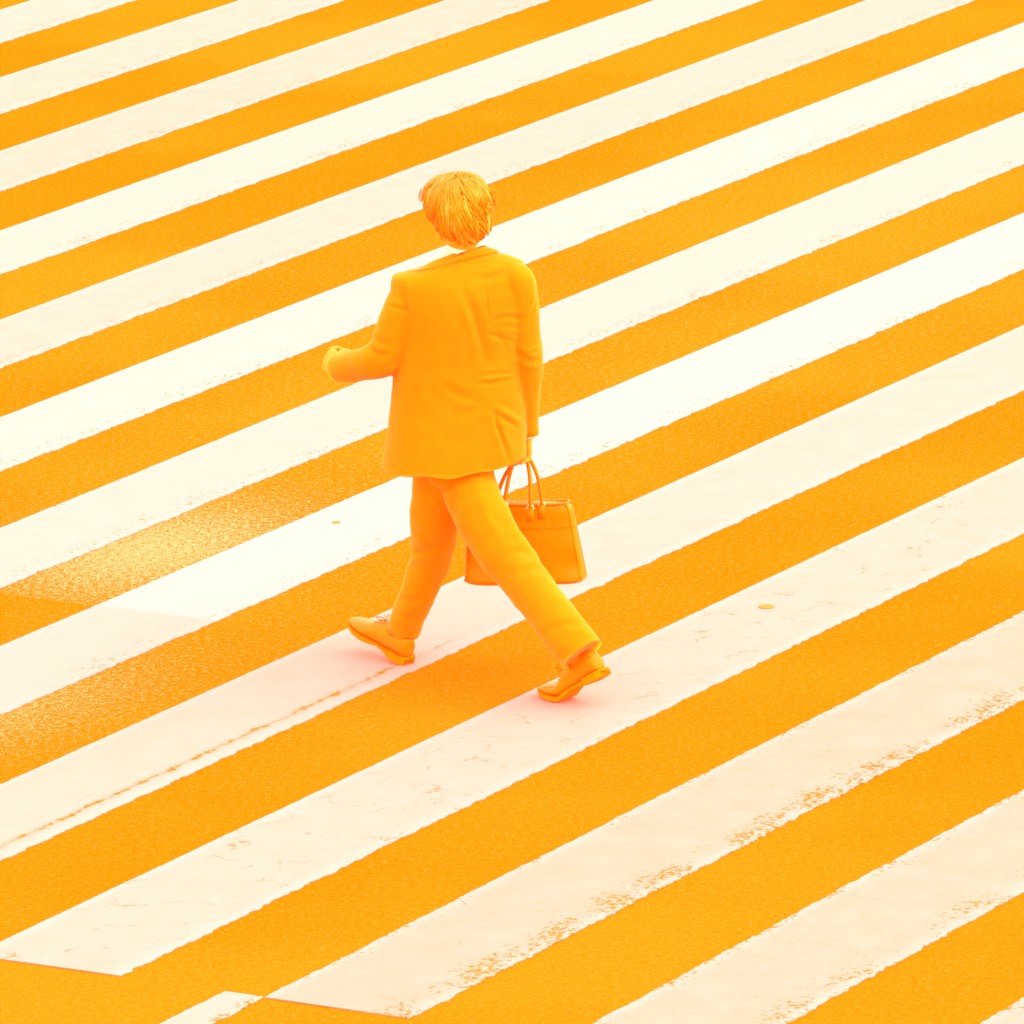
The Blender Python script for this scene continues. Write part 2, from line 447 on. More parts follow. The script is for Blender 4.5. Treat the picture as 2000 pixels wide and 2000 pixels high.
def stripe(name, far, near, w0, w1, rough_far, rough_near, seed, props):
    """one painted bar: 3 mm thick, ragged edges"""
    stepw = 0.010
    n = int((w1 - w0) / stepw)
    rows = []; uvs = []
    for i in range(n + 1):
        w = w0 + (w1 - w0) * i / n
        e0 = far[0] + far[1] * (w - W_REF) + 0.0045 * rough_far * frac(w, seed, 9) + 0.005 * rough_far * frac(w, seed + 3, 38)
        e1 = near[0] + near[1] * (w - W_REF) + 0.005 * rough_near * frac(w, seed + 7, 9) + 0.008 * rough_near * frac(w, seed + 11, 30)
        we = 0.0
        row = []
        for j, (t, z) in enumerate(((0, 0.0006), (0, 0.004), (0.33, 0.0042), (0.67, 0.0042), (1, 0.004), (1, 0.0006))):
            q = e0 + (e1 - e0) * t
            ww = w
            if i == 0: ww = w + 0.012 * frac(t * 0.5, seed + 17, 9)
            row.append((*wq2xy(ww, q), z)); uvs.append((w - w0, t))
        rows.append(row)
    v = [p for r in rows for p in r]; f = []
    m = 6
    for i in range(n):
        for j in range(m - 1):
            a = i * m + j
            f.append((a, a + 1, a + m + 1, a + m))
    f.append(tuple(range(m)))
    o = link_mesh(name, v, f, M_PAINT, parent=road, smooth=False)
    o.data.flip_normals() if o.data.polygons[0].normal.z < -0.1 or o.data.polygons[2].normal.z < 0 else None
    uvl = o.data.uv_layers.new(name='UVMap')
    li = np.empty(len(o.data.loops), int); o.data.loops.foreach_get('vertex_index', li)
    uvl.data.foreach_set('uv', np.array(uvs)[li].ravel())
    tagged(o, **props)
    return o
DIRT_SHADE = {0: .32, 1: .36, 2: .40, 3: .24, 4: .34, 5: .16, 6: .24, 7: .08, 8: .32, 9: .36, 10: .50, 11: .50, 12: .46}  # creaminess per bar: dirt together with painted-in shade
for k in range(-8, 31, 2):
    s = k // 2
    near_w = {8: .3, 9: .35, 10: .86, 11: .7, 12: .6}.get(s, .55)
    far_w = {2: .5, 3: .1, 4: .4, 9: .3, 10: .7, 11: .8, 12: 1.0, 5: .35, 6: .6, 7: .3}.get(s, .25)
    stripe('crosswalk_stripe', LINE[k], LINE[k + 1], W_END, W_FAR, 0.35 if s < 10 else 0.8, 1.0, k * 1.7 + 0.3,
           dict(wear_far=far_w, wear_near=near_w, dirt_shade=DIRT_SHADE.get(s, .15),
                seam_end=float(wq(1040, 1200)[0] - W_END), cracks={9: 1.0, 8: .1, 10: .25, 11: .35}.get(s, .05), seam=1.0 if s == 8 else 0.0))
# the short bar that starts where the crossing ends, bottom left
a0, a1 = wq(437, 1940), wq(315, 2000)
fb = (a1[1] - a0[1]) / (a1[0] - a0[0])
stripe('short_stripe', (a0[1] + fb * (W_REF - a0[0]), fb), LINE[20], W_END - 3.0, W_END + 0.0, 0.6, 0.9, 91.3,
       dict(wear_far=.6, wear_near=.9, dirt_shade=.3, cracks=.4, seam_end=0.0, seam=0.0))

def stud(px, py, wpx, label):
    g = gp(px, py); r = wpx / 2 * M_PX
    mb = MB()
    n = 28
    rings = []
    for rr, z in ((1.0, 0.0046), (1.0, 0.0062), (0.9, 0.0074), (0.55, 0.0080), (0.1, 0.0082)):
        rings.append([(g.x + r * rr * math.cos(2 * math.pi * i / n), g.y + r * rr * math.sin(2 * math.pi * i / n), z) for i in range(n)])
    mb.loft(rings)
    o = link_mesh('road_stud', mb.v, mb.f, M_STUD, base=(g.x, g.y, 0.0045))
    tagged(o, label=label, category='road stud', group='small round studs in the white stripes')
stud(657, 1023, 18, 'tiny flat round dark stud on the white stripe left of the man\'s knees')
stud(1497, 1188, 33, 'wider flat round dark stud on the white stripe right of the handbag')

# ------------------------------------------------------------------ the walker
BASE = Vector(((gp(790, 1292).x + gp(1085, 1370).x) / 2, Y0, 0))
def px_r(p): return p * M_PX
FWD_T = R(112)          # way the chest faces (from +X)
FWD_H = R(110)          # head
# --- jacket body: rings from the two outlines seen in the photograph
yL = [470, 490, 505, 513, 520, 533, 548, 565, 600, 650, 716, 780, 840, 880, 906, 912]
xL = [895, 885, 872, 852, 828, 786, 780, 778, 777, 777, 777, 775, 765, 757, 751, 749]
yR = [470, 486, 496, 502, 507, 514, 522, 545, 580, 620, 660, 700, 760, 850, 896, 906]
xR = [925, 935, 950, 968, 990, 1030, 1036, 1042, 1046, 1042, 1034, 1029, 1027, 1028, 1026, 1026]
def torso_rings(n=40, only=None):
    ax = Vector((math.sin(FWD_T), -math.cos(FWD_T), 0))      # towards his right
    fw = Vector((math.cos(FWD_T), math.sin(FWD_T), 0))
    rings = []
    ys = [503, 507, 511, 515, 520, 527, 536, 550, 575, 610, 650, 700, 750, 800, 850, 885, 905, 935]
    bs_ = [.050, .058, .064, .072, .080, .090, .100, .112, .122, .124, .120, .114, .115, .122, .130, .135, .136, .138]
    if only: bs_ = list(np.interp(only, ys, bs_)); ys = only
    for yc, b in zip(ys, bs_):
        sh = 11
        l_ = np.interp(yc + sh, yL, xL); r_ = np.interp(yc - sh, yR, xR)
        lean = 0.05 * (905 - yc) / 400.0
        c = pp((l_ + r_) / 2, yc, 0.02) + fw * lean
        c = Vector(c)
        hw = (r_ - l_) / 2 * M_PX
        s_, c_ = abs(math.cos(FWD_T)), abs(math.sin(FWD_T))
        bx = b * s_
        a = math.sqrt(max(hw * hw - bx * bx, 0.03 ** 2)) / c_
        ring = []
        for i in range(n):
            t = 2 * math.pi * i / n
            e = 0.80
            ct, st = math.cos(t), math.sin(t)
            dx_, dy_ = a * math.copysign(abs(ct) ** e, ct), b * math.copysign(abs(st) ** e, st)
            k_ = min(1.0, max(0.0, (530 - yc) / 25))
            ring.append(c + ax * dx_ + fw * dy_ + Vector((0, 0, k_ * (.20 * dx_ - .38 * dy_))))
        rings.append(ring)
    return rings
jk = MB()
jk.loft(torso_rings())
la0 = cat([(812, 560, .0, 38), (790, 610, -.01, 42), (772, 655, -.015, 42), (758, 690, -.01, 41), (728, 706, .0, 36), (694, 714, .06, 31), (664, 719, .115, 27), (655, 721, .128, 25)], 26)
def longer(q, k=.03):
    a, b = np.array(q[-4][:3]), np.array(q[-1][:3]); t = (b - a)
    L_ = (pp(*b) - pp(*a)).length
    return np.vstack([q, [*(b + t * k / L_), q[-1][3]]])
la = la0
jk.tube([pp(*p[:3]) for p in longer(la0)], [px_r(p[3]) for p in longer(la0)], 24, ball=False)
jk.ell(pp(812, 562, .0), (px_r(38),) * 3)
ra0 = cat([(1008, 552, .07, 40), (1014, 590, .075, 40), (1018, 650, .075, 37), (1027, 690, .07, 34), (1029, 730, .08, 31), (1029, 790, .10, 26.5), (1031, 830, .115, 24), (1031, 846, .12, 23.5)], 26)
ra = ra0
jk.tube([pp(*p[:3]) for p in longer(ra0)], [px_r(p[3]) for p in longer(ra0)], 24, ball=False)
jk.ell(pp(1008, 552, .07), (px_r(40),) * 3)
me = remeshed(jk, 0.0042, 16)
V, Nn = mesh_arrays(me)
V = wrinkle(V, Nn, 0.11, 0.006, 3.1, (1, 1, 0.55))
V = wrinkle(V, Nn, 0.045, 0.0022, 9.7)
def hem(V, P, nrm, rad, inner, depth=.007):
    """cut cloth off flat at a plane and hollow it inside the edge"""
    P, nrm = np.array(P), np.array(Vector(nrm).normalized())
    d = (V - P) @ nrm; q = V - P - d[:, None] * nrm
    rr = np.linalg.norm(q, axis=1); k = (d > 0) & (rr < rad)
    V[k] -= d[k, None] * nrm
    h = k & (rr < inner)
    V[h] -= nrm * depth
    return V
def tube_hem(V, q, back, wall=.006):
    p1, p0 = Vector(pp(*q[-1 - back][:3])), Vector(pp(*q[-4 - back][:3])); r_ = px_r(q[-1 - back][3])
    return hem(V, p1, p1 - p0, r_ * 1.5, r_ - wall)
FOLDS = [
    ([(896, 548), (915, 585), (932, 630), (946, 690), (955, 720)], 9, -.008),
    ([(905, 590), (925, 650), (945, 705)], 7, .004),
    ([(918, 533), (950, 542), (985, 528)], 6, -.005),
    ([(951, 560), (953, 600), (958, 640)], 2.2, -.0022),
    ([(958, 625), (990, 618), (1025, 622)], 5, -.006),
    ([(945, 650), (985, 660), (1010, 672)], 5, -.006),
    ([(965, 640), (1000, 645), (1022, 650)], 4, .004),
    ([(970, 652), (985, 668), (992, 685)], 5, -.005),
    ([(1010, 672), (1030, 684), (1052, 676)], 4.5, .006),
    ([(1008, 690), (1032, 702), (1056, 702)], 5, -.007),
    ([(1028, 698), (1046, 694), (1058, 680)], 4, .005),
    ([(1020, 715), (1050, 718)], 5, .004),
    ([(925, 735), (960, 729), (1005, 726)], 3.5, -.004),
    ([(930, 748), (965, 747), (1002, 738)], 4, -.006),
    ([(935, 741), (970, 737), (1000, 732)], 3, .003),
    ([(860, 745), (900, 770), (945, 785)], 9, -.006),
    ([(962, 790), (990, 806), (1018, 824)], 6, .007),
    ([(968, 806), (995, 822), (1020, 838)], 5, -.006),
    ([(968, 800), (972, 830), (985, 865), (996, 905)], 4.5, -.009),
    ([(880, 812), (925, 800), (962, 786)], 8, -.004),
    ([(1036, 517), (1046, 545), (1050, 578), (1044, 602), (1036, 622)], 3, -.006),
    ([(786, 540), (790, 580), (800, 630)], 5, -.004),
    ([(725, 655), (745, 668), (765, 672)], 6, -.006),
    ([(715, 672), (740, 690), (770, 695)], 6, -.006),
    ([(740, 725), (762, 712), (776, 700)], 6, -.005),
    ([(757, 594), (775, 600), (800, 605)], 4, -.006),
]
V = crease(V, Nn, FOLDS)
HEM_C = pp(889, 905, .03)
cz = V[:, 2] < HEM_C.z + .004
tail = np.hypot(V[:, 0] - HEM_C.x, V[:, 1] - HEM_C.y)
k_ = (V[:, 2] < HEM_C.z) & (np.array([p[0] for p in pix(V)]) < 1030) & (V[:, 1] < Y0 + .21)
V[k_, 2] = HEM_C.z + .007 * np.sin(V[k_, 0] * 17 + 1.0) + .004 * np.sin(V[k_, 0] * 41)
V = tube_hem(V, la0, 0); V = tube_hem(V, ra0, 0)

# --- body (skin): one continuous figure
body = MB()
head_c = pp(891, 408, .085)
fH = Vector((math.cos(FWD_H), math.sin(FWD_H), 0)); rH = Vector((math.sin(FWD_H), -math.cos(FWD_H), 0))
tilt = R(12)
fT = fH * math.cos(tilt) - Vector((0, 0, 1)) * math.sin(tilt)
uT = fH * math.sin(tilt) + Vector((0, 0, 1)) * math.cos(tilt)
rollH = R(4)
rT = rH * math.cos(rollH) + uT * math.sin(rollH); uT = (uT * math.cos(rollH) - rH * math.sin(rollH)).normalized()
HR = Matrix((rT, fT, uT)).transposed()         # columns: right, forward, up
def hp(x, y, z): return head_c + HR @ Vector((x, y, z))
body.ell(hp(0, -.008, .022), (.074, .094, .084), HR, 24, 16)      # cranium
body.ell(hp(0, .030, -.040), (.060, .062, .076), HR, 20, 14)      # face
body.ell(hp(0, .050, -.098), (.036, .036, .024), HR)              # chin
body.ell(hp(0, .022, -.080), (.055, .050, .030), HR)              # jaw
body.ell(hp(0, .098, -.042), (.013, .020, .026), HR)              # nose
body.ell(hp(0, .088, -.012), (.010, .012, .030), HR)              # nose bridge
body.ell(hp(0, .084, -.078), (.023, .010, .007), HR)              # upper lip
body.ell(hp(0, .082, -.089), (.020, .010, .007), HR)              # lower lip
for sx in (-1, 1):
    body.ell(hp(sx * .031, .076, -.012), (.014, .010, .009), HR)  # eye
    body.ell(hp(sx * .031, .082, .004), (.022, .010, .006), HR)   # brow
    body.ell(hp(sx * .045, .066, -.040), (.020, .018, .014), HR)  # cheekbone
    er = HR @ Matrix.Rotation(sx * R(22), 3, 'Z')
    body.ell(hp(sx * .078, -.004, -.025), (.009, .018, .032), er) # ear
    body.ell(hp(sx * .075, .004, -.050), (.007, .010, .010), er)  # lobe
nb = pp(905, 505, .090)
body.tube([hp(0, -.022, -.035), hp(0, -.026, -.085), nb, pp(903, 540, .075)], [.056, .054, .054, .058], 20)
# trunk and limbs, slimmer than the clothes
body.tube([pp(905, 560, .06), pp(903, 640, .045), pp(900, 740, .03), pp(895, 830, .03), pp(895, 885, .04)], [(.10, .06), (.15, .09), (.14, .085), (.13, .09), (.10, .08)], 24, ball=False, flat=(math.sin(FWD_T), -math.cos(FWD_T), 0))
body.tube([pp(p[0], p[1], p[2]) for p in la], [px_r(p[3]) * .62 for p in la])
body.tube([pp(p[0], p[1], p[2]) for p in ra], [px_r(p[3]) * .62 for p in ra])

def hand(mb, W, a, nrm, curl, spread, thumb_side, scale=1.0, thumb_curl=0.5):
    """W wrist, a wrist->knuckles, nrm palm-side normal; five jointed fingers"""
    a = Vector(a).normalized(); nrm = Vector(nrm); nrm = (nrm - a * nrm.dot(a)).normalized()
    s = a.cross(nrm).normalized() * thumb_side           # towards the thumb
    k = scale
    mb.tube([W - a * .05, W, W + a * .03 * k], [(.026, .020), (.027 * k, .019 * k), (.033 * k, .017 * k)], 16, flat=s)
    mb.tube([W + a * .012 * k, W + a * .050 * k, W + a * .088 * k], [(.030 * k, .016 * k), (.041 * k, .0165 * k), (.040 * k, .013 * k)], 18, flat=s)
    L = [(.040, .025, .022), (.045, .029, .023), (.042, .027, .022), (.033, .021, .019)]
    for i, ln in enumerate(L):
        off = (1.5 - i) * .0205 * k
        p = W + a * (.088 - .004 * abs(i - 1)) * k + s * off
        d0 = (a + s * (1.5 - i) * spread).normalized()
        ang = 0; pts = [p - d0 * .018 * k, p]; rr = [.0098 * k, .0098 * k]
        for j, sg in enumerate(ln):
            ang += curl[j] * (1 + .06 * (i - 1.5))
            d = d0 * math.cos(ang) + nrm * math.sin(ang)
            p = p + d * sg * k
            pts.append(p); rr.append((.0090, .0082, .0070)[j] * k)
        mb.tube(pts, rr, 12)
    p = W + a * .022 * k + s * .026 * k + nrm * .006 * k
    pts = [p]; rr = [.014 * k]
    d = (a * .85 + s * .30 + nrm * .45).normalized()
    for j, sg in enumerate((.040, .030, .024)):
        d = (d + (nrm * .6 - s * .35) * thumb_curl).normalized() if j else d
        p = p + d * sg * k; pts.append(p); rr.append((.0120, .0100, .0085)[j] * k)
    mb.tube(pts, rr, 12)
# left hand: forearm points away and to the left, hand loosely closed in front of him
wl_ = pp(657, 718, .125)
hand(body, wl_, pp(640, 699, .21) - wl_, Vector((.75, .35, -.35)), (.75, .95, .6), .04, -1)
# right hand closed round the bag handles
wr_ = pp(1027, 846, .12)
GRIP = pp(1021, 893, .122)
hand(body, wr_, GRIP - wr_ + Vector((0, 0, -.01)), Vector((-.80, -.55, 0)), (1.15, 1.35, .9), .02, 1, .95)
# legs
fl = cat([(880, 880, .06, 50), (869, 925, .06, 60), (852, 985, .09, 52), (848, 1045, .13, 47), (840, 1093, .17, 41.5), (820, 1149, .20, 37.5), (801, 1195, .235, 35.5), (789, 1232, .255, 34)], 26)
rl = cat([(908, 880, .06, 48), (912, 925, .02, 54), (928, 985, -.05, 55), (962, 1050, -.09, 53), (1003, 1105, -.14, 48), (1037, 1149, -.20, 46), (1078, 1200, -.27, 45), (1118, 1252, -.325, 45.5), (1137, 1279, -.352, 44)], 28)
for q in (fl, rl):
    body.tube([pp(p[0], p[1], p[2]) for p in q[:-5]], [px_r(p[3]) * .62 for p in q[:-5]])
meb = remeshed(body, 0.0032, 3)
Vb, Nb = mesh_arrays(meb)
person = put_mesh('person', meb, Vb, M_SKIN, None, BASE)
tagged(person, label='man in a dark suit seen from behind, striding across the white stripes', category='person')
put_mesh('jacket', me, V, M_SUIT, person, BASE)

# --- trousers
tr = MB()
ax = Vector((math.sin(R(122)), -math.cos(R(122)), 0))
tr.tube([pp(897, 840, .03), pp(896, 890, .02), pp(898, 925, .03), pp(899, 955, .04)], [(.135, .105), (.128, .110), (.112, .100), (.06, .05)], 30, flat=ax, ball=False)
for q in (fl, rl):
    q = longer(q)
    tr.tube([pp(p[0], p[1], p[2]) for p in q], [px_r(p[3]) for p in q], 26, ball=False)
met = remeshed(tr, 0.0042, 14)
Vt, Nt = mesh_arrays(met)
Vt = wrinkle(Vt, Nt, 0.10, 0.007, 21.0, (1, 1, 0.7))
Vt = wrinkle(Vt, Nt, 0.04, 0.0030, 5.0)
Vt = crease(Vt, Nt, [
    ([(800, 1072), (830, 1075), (860, 1066)], 7, -.006), ([(796, 1095), (825, 1090), (850, 1095)], 6, .005),
    ([(770, 1165), (800, 1172), (830, 1165)], 7, -.005), ([(765, 1195), (790, 1205), (815, 1212)], 6, -.005),
    ([(930, 925), (950, 1000), (1000, 1080)], 9, .004), ([(985, 1080), (1020, 1075), (1050, 1090)], 8, -.006),
    ([(1000, 1120), (1040, 1108), (1075, 1120)], 8, -.005), ([(1070, 1230), (1110, 1215), (1150, 1225)], 7, -.005),
    ([(880, 930), (885, 990), (892, 1035)], 6, -.005)])
Vt = tube_hem(Vt, fl, 0); Vt = tube_hem(Vt, rl, 0)
put_mesh('trousers', met, Vt, M_SUIT, person, BASE)

# --- shoes
def shoe(heel, heading, pitch, bend, roll=0.0, length=0.285):
    """heel: point under the heel's back edge; pitch lifts the toe (+) about the heel, bend turns the part behind the ball up"""
    st = [0, .012, .03, .06, .09, .12, .15, .18, .205, .23, .25, .268, .280, .285]
    wd = [.021, .029, .033, .034, .033, .034, .039, .0435, .0445, .042, .036, .028, .017, .006]
    tp = [.078, .092, .098, .100, .099, .094, .080, .066, .056, .049, .044, .039, .033, .026]
    fd = Vector((math.cos(heading), math.sin(heading), 0)); sd_ = Vector((-fd.y, fd.x, 0)); up = Vector((0, 0, 1))
    ball = .195
    k = length / .285
    def place(s, y, z):
        s *= k
        if bend and s < ball * k:                # the rear of the foot swings up about the ball
            ds = s - ball * k
            b_ = bend * min(1.0, (-ds) / .05) if ds > -.05 else bend
            s2 = ball * k + ds * math.cos(b_) + z * math.sin(b_) * 1.0
            z2 = -ds * math.sin(b_) + z * math.cos(b_)
            s, z = s2, z2
        if pitch:
            s, z = s * math.cos(pitch) - z * math.sin(pitch), s * math.sin(pitch) + z * math.cos(pitch)
        return Vector(heel) + fd * s + sd_ * y + up * z
    def spring(s): return .012 * max(0, (s - .21) / .075) ** 2
    up_mb, so = MB(), MB()
    n = 22
    rings = []
    for s, w, t in zip(st, wd, tp):
        z0 = .021 + spring(s) if s < .07 else .014 + spring(s)
        ring = []
        for i in range(n):
            q = 2 * math.pi * i / n
            cy, cz = math.cos(q), math.sin(q)
            y = w * math.copysign(abs(cy) ** .75, cy) * (1 - .28 * max(cz, 0))
            z = z0 + (t - z0) * (.5 + .5 * math.copysign(abs(cz) ** .8, cz))
            ring.append(place(s, y, z))
        rings.append(ring)
    up_mb.loft(rings)
    rings = []
    for s, w in zip(st, wd):
        w2 = w + .0015; z1 = .018 + spring(s); z0 = (.004 if s > .085 else .001) + spring(s)
        if .075 < s < .16: z0 = .010 * (1 - abs(s - .115) / .05) + .004 if abs(s - .115) < .05 else .004
        rings.append([place(s + (.003 if s > .28 else -.002 if s == 0 else 0), y, z) for y, z in ((-w2, z0), (w2, z0), (w2, z1), (-w2, z1))])
    so.loft(rings)
    hl = MB()                                   # heel block
    rings = []
    for s, w in ((-.002, .024), (.012, .033), (.035, .037), (.066, .037)):
        rings.append([place(s, y, z) for y, z in ((-w, .0), (w, .0), (w, .024), (-w, .024))])
    hl.loft(rings)
    return up_mb, so, hl, place
def build_shoe(leg, **kw):
    a, b, c, place = shoe(**kw)
    o = link_mesh('shoe', [p - BASE for p in map(Vector, a.v)], a.f, M_SHOE, person)
    sub = o.modifiers.new('sub', 'SUBSURF'); sub.levels = sub.render_levels = 1
    an = Vector(place(.075, 0, .075)); kn = pp(*leg[-7][:3])
    sk = MB(); sk.tube([kn, an.lerp(kn, .35), an], [.042, .037, .032], 18)
    link_mesh('sock', [p - BASE for p in map(Vector, sk.v)], sk.f, M_SHOE, person)
    link_mesh('sole', [p - BASE for p in map(Vector, b.v)], b.f, M_SOLE, o, smooth=False)
    link_mesh('heel', [p - BASE for p in map(Vector, c.v)], c.f, M_SOLE, o, smooth=False)
    lc = MB()
    for i, s in enumerate((.125, .142, .159)):
        z = np.interp(s, [.12, .15, .18], [.092, .080, .066]) + .003
        lc.tube([place(s, -.018, z - .006), place(s, 0, z + .001), place(s + .006, .018, z - .006)], [.0016] * 3, 6, ball=False)
    for sg in (-1, 1):
        loop = [place(.128, 0, .094), place(.135, sg * .016, .104), place(.150, sg * .026, .100), place(.146, sg * .014, .092), place(.130, 0, .094)]
        lc.tube([Vector(p) for p in cat([tuple(p) for p in loop], 14)], [.0013] * 14, 6, ball=False)
        end = [place(.128, 0, .094), place(.150, sg * .010, .101), place(.168, sg * .022, .090)]
        lc.tube([Vector(p) for p in cat([tuple(p) for p in end], 8)], [.0012] * 8, 6, ball=False)
    link_mesh('shoelace', [p - BASE for p in map(Vector, lc.v)], lc.f, M_SOLE, o)
    return o
h1 = gp(797, 1297, .0042)
build_shoe(fl, heel=h1, heading=R(131), pitch=R(16), bend=0)
toe_dir = R(139)
ballp = gp(1101, 1367, .0045)
h2 = ballp - Vector((math.cos(toe_dir), math.sin(toe_dir), 0)) * .195 * 1.05
build_shoe(rl, heel=h2, heading=toe_dir, pitch=0, bend=R(31), length=.30)

# --- shirt collar, jacket collar, shirt cuffs
def band(name, material, lower, upper, thick, parent):
    """lower / upper: closed loops of points; a thin standing band with thickness"""
    n = len(lower); c = sum((Vector(p) for p in lower), Vector()) / n
    v = []; f = []
    for lo, hi in zip(lower, upper):
        lo, hi = Vector(lo), Vector(hi)
        o_ = (lo - c); o_.z = 0; o_.normalize()
        mid = (lo + hi) / 2 + o_ * thick * .8
        v += [lo, mid, hi, hi - o_ * thick, lo - o_ * thick]
    for i in range(n):
        j = (i + 1) % n
        for k in range(5):
            f.append((i * 5 + k, j * 5 + k, j * 5 + (k + 1) % 5, i * 5 + (k + 1) % 5))
    o = link_mesh(name, [Vector(p) - BASE for p in v], f, material, parent)
    s = o.modifiers.new('sub', 'SUBSURF'); s.levels = s.render_levels = 1
    return o
def neck_ring(cx, cy, d, rx, ry, tiltx=0.0, tilty=0.0, n=32):
    c = pp(cx, cy, d)
    ax_ = Vector((math.sin(FWD_T), -math.cos(FWD_T), 0)); fw_ = Vector((math.cos(FWD_T), math.sin(FWD_T), 0))
    out = []
    for i in range(n):
        t = 2 * math.pi * i / n
        out.append(c + ax_ * rx * math.cos(t) + fw_ * ry * math.sin(t) + Vector((0, 0, tiltx * rx * math.cos(t) + tilty * ry * math.sin(t))))
    return out
band('shirt_collar', M_SHIRT, neck_ring(905, 499, .075, .074, .068, .2, -.45), neck_ring(906, 469, .080, .067, .063, .19, -.47), .004, person)
low = torso_rings(32, [517])[0]; lc_ = sum(low, Vector()) / len(low)
low = [p + (p - lc_).normalized() * .004 for p in low]
band('jacket_collar', M_COLLAR, low, neck_ring(902, 502, .075, .078, .074, .26, -.44), .005, person)
def cuff(q, parent):
    p1, p2 = pp(*q[-1][:3]), pp(*q[-3][:3]); t = (p1 - p2).normalized()
    r = px_r(q[-1][3]) * .84
    mb = MB(); mb.tube([p1 - t * .03, p1 + t * .006, p1 + t * .008], [r, r, r * .96], 24, ball=False)
    link_mesh('shirt_cuff', [Vector(p) - BASE for p in mb.v], mb.f, M_SHIRT, parent)
cuff(ra, person)

# --- hair: a cap with many overlapping locks growing from the crown
hb = MB()
def scalp(th, ph, off):
    """th from crown axis, ph round it; ellipsoid with the crown tipped back"""
    cr = Matrix.Rotation(R(28), 3, 'X')          # crown towards the back of the head
    d = cr @ Vector((math.sin(th) * math.sin(ph), -math.sin(th) * math.cos(ph), math.cos(th)))
    d = Vector([math.copysign(abs(c) ** .84, c) for c in d]); d /= max(1e-6, (abs(d.x) ** 2.4 + abs(d.y) ** 2.4 + abs(d.z) ** 2.4) ** (1 / 2.4))
    low = max(0.0, -d.z)
    e = Vector((d.x * (.084 + off), d.y * (.100 + off), d.z * (.088 + off + .050 * low)))
    e.x *= 1 - .06 * low * low; e.y *= 1 - .10 * low
    return e + Vector((0, -.010, .006))
def hairline(ph_local):
    return 1
cap_n, cap_m = 40, 16
cv, cf = [], []
for i in range(cap_m + 1):
    for j in range(cap_n):
        ph = 2 * math.pi * j / cap_n
        back = .5 + .5 * math.cos(ph)            # 1 at the back, 0 at the front
        tmax = 1.05 + .78 * back
        q = scalp(tmax * i / cap_m, ph, .010 + .004 * mnoise.noise(Vector((i * .5, j * .6, 1))))
        cv.append(hp(*q))
for i in range(cap_m):
    for j in range(cap_n):
        a, b = i * cap_n + j, i * cap_n + (j + 1) % cap_n
        cf.append((a, b, b + cap_n, a + cap_n))
hb.add(cv, cf)
tone = [0.0] * 600000
clumps = 430
for i in range(clumps):                          # tousled tufts: strands that meet at a common tip
    ph = random.uniform(-math.pi, math.pi)
    back = .5 + .5 * math.cos(ph)
    tmax = 1.12 + .80 * back
    t0 = tmax * (random.random() ** .55) * .80
    ln = random.uniform(.50, .95)
    swirl = random.gauss(.20, .22)
    lift0 = random.uniform(.010, .021)
    flick = max(0.0, random.gauss(.001, .005))
    ctone = random.uniform(.35, .8) if random.random() < .13 else random.uniform(0, .08)  # some tufts paler: hair highlights painted into the colour
    for j in range(9):
        dph, dth = random.gauss(0, .085), random.gauss(0, .08)
        l2 = ln * random.uniform(.85, 1.08)
        pts = []; rad = []
        n = 7
        for k in range(n):
            u = k / (n - 1)
            conv = 1 - .72 * u * u
            th = max(.02, min(t0 + dth * conv + l2 * u, tmax + .08 + .03 * math.sin(j * 2.1)))
            bulge = math.sin(math.pi * min(1, u * 1.1)) * .003 * math.cos(dph * 9)
            off = lift0 * (1 - .30 * u) + bulge + flick * u * u - (.012 if k == 0 else 0)
            q = scalp(th, ph + dph * conv / max(.35, math.sin(min(th, 1.6))) + swirl * u, off)
            pts.append(hp(*q))
            rad.append(.0026 * (1 - .75 * u ** 1.6) + .0004)
        n0 = len(hb.v)
        hb.tube(pts, [(r * 1.3, r * .7) for r in rad], 4, ball=False)
        tone[n0:len(hb.v)] = [min(1, ctone * random.uniform(.6, 1.1))] * (len(hb.v) - n0)
# a few loose strands at the left temple
for k in range(7):
    st_ = scalp(1.15 + .05 * k * .3, -math.pi * .55 + .06 * k, .014); q = hp(*st_)
    a_ = pp(826 - k * .6, 366 + k * 2, .06); b_ = pp(818 + k * .5, 378 + k * 2, .06); c_ = pp(816 + k, 386 + k * 2.2, .06)
    pts = [Vector(p) for p in cat([tuple(q), tuple(a_), tuple(b_), tuple(c_)], 8)]
    hb.tube(pts, [.0012 * (1 - .8 * i / 7) for i in range(8)], 4, ball=False)
hair_o = link_mesh('hair', [Vector(p) - BASE for p in hb.v], hb.f, M_HAIR, person)
hair_o.data.attributes.new('tone', 'FLOAT', 'POINT').data.foreach_set('value', tone[:len(hb.v)])

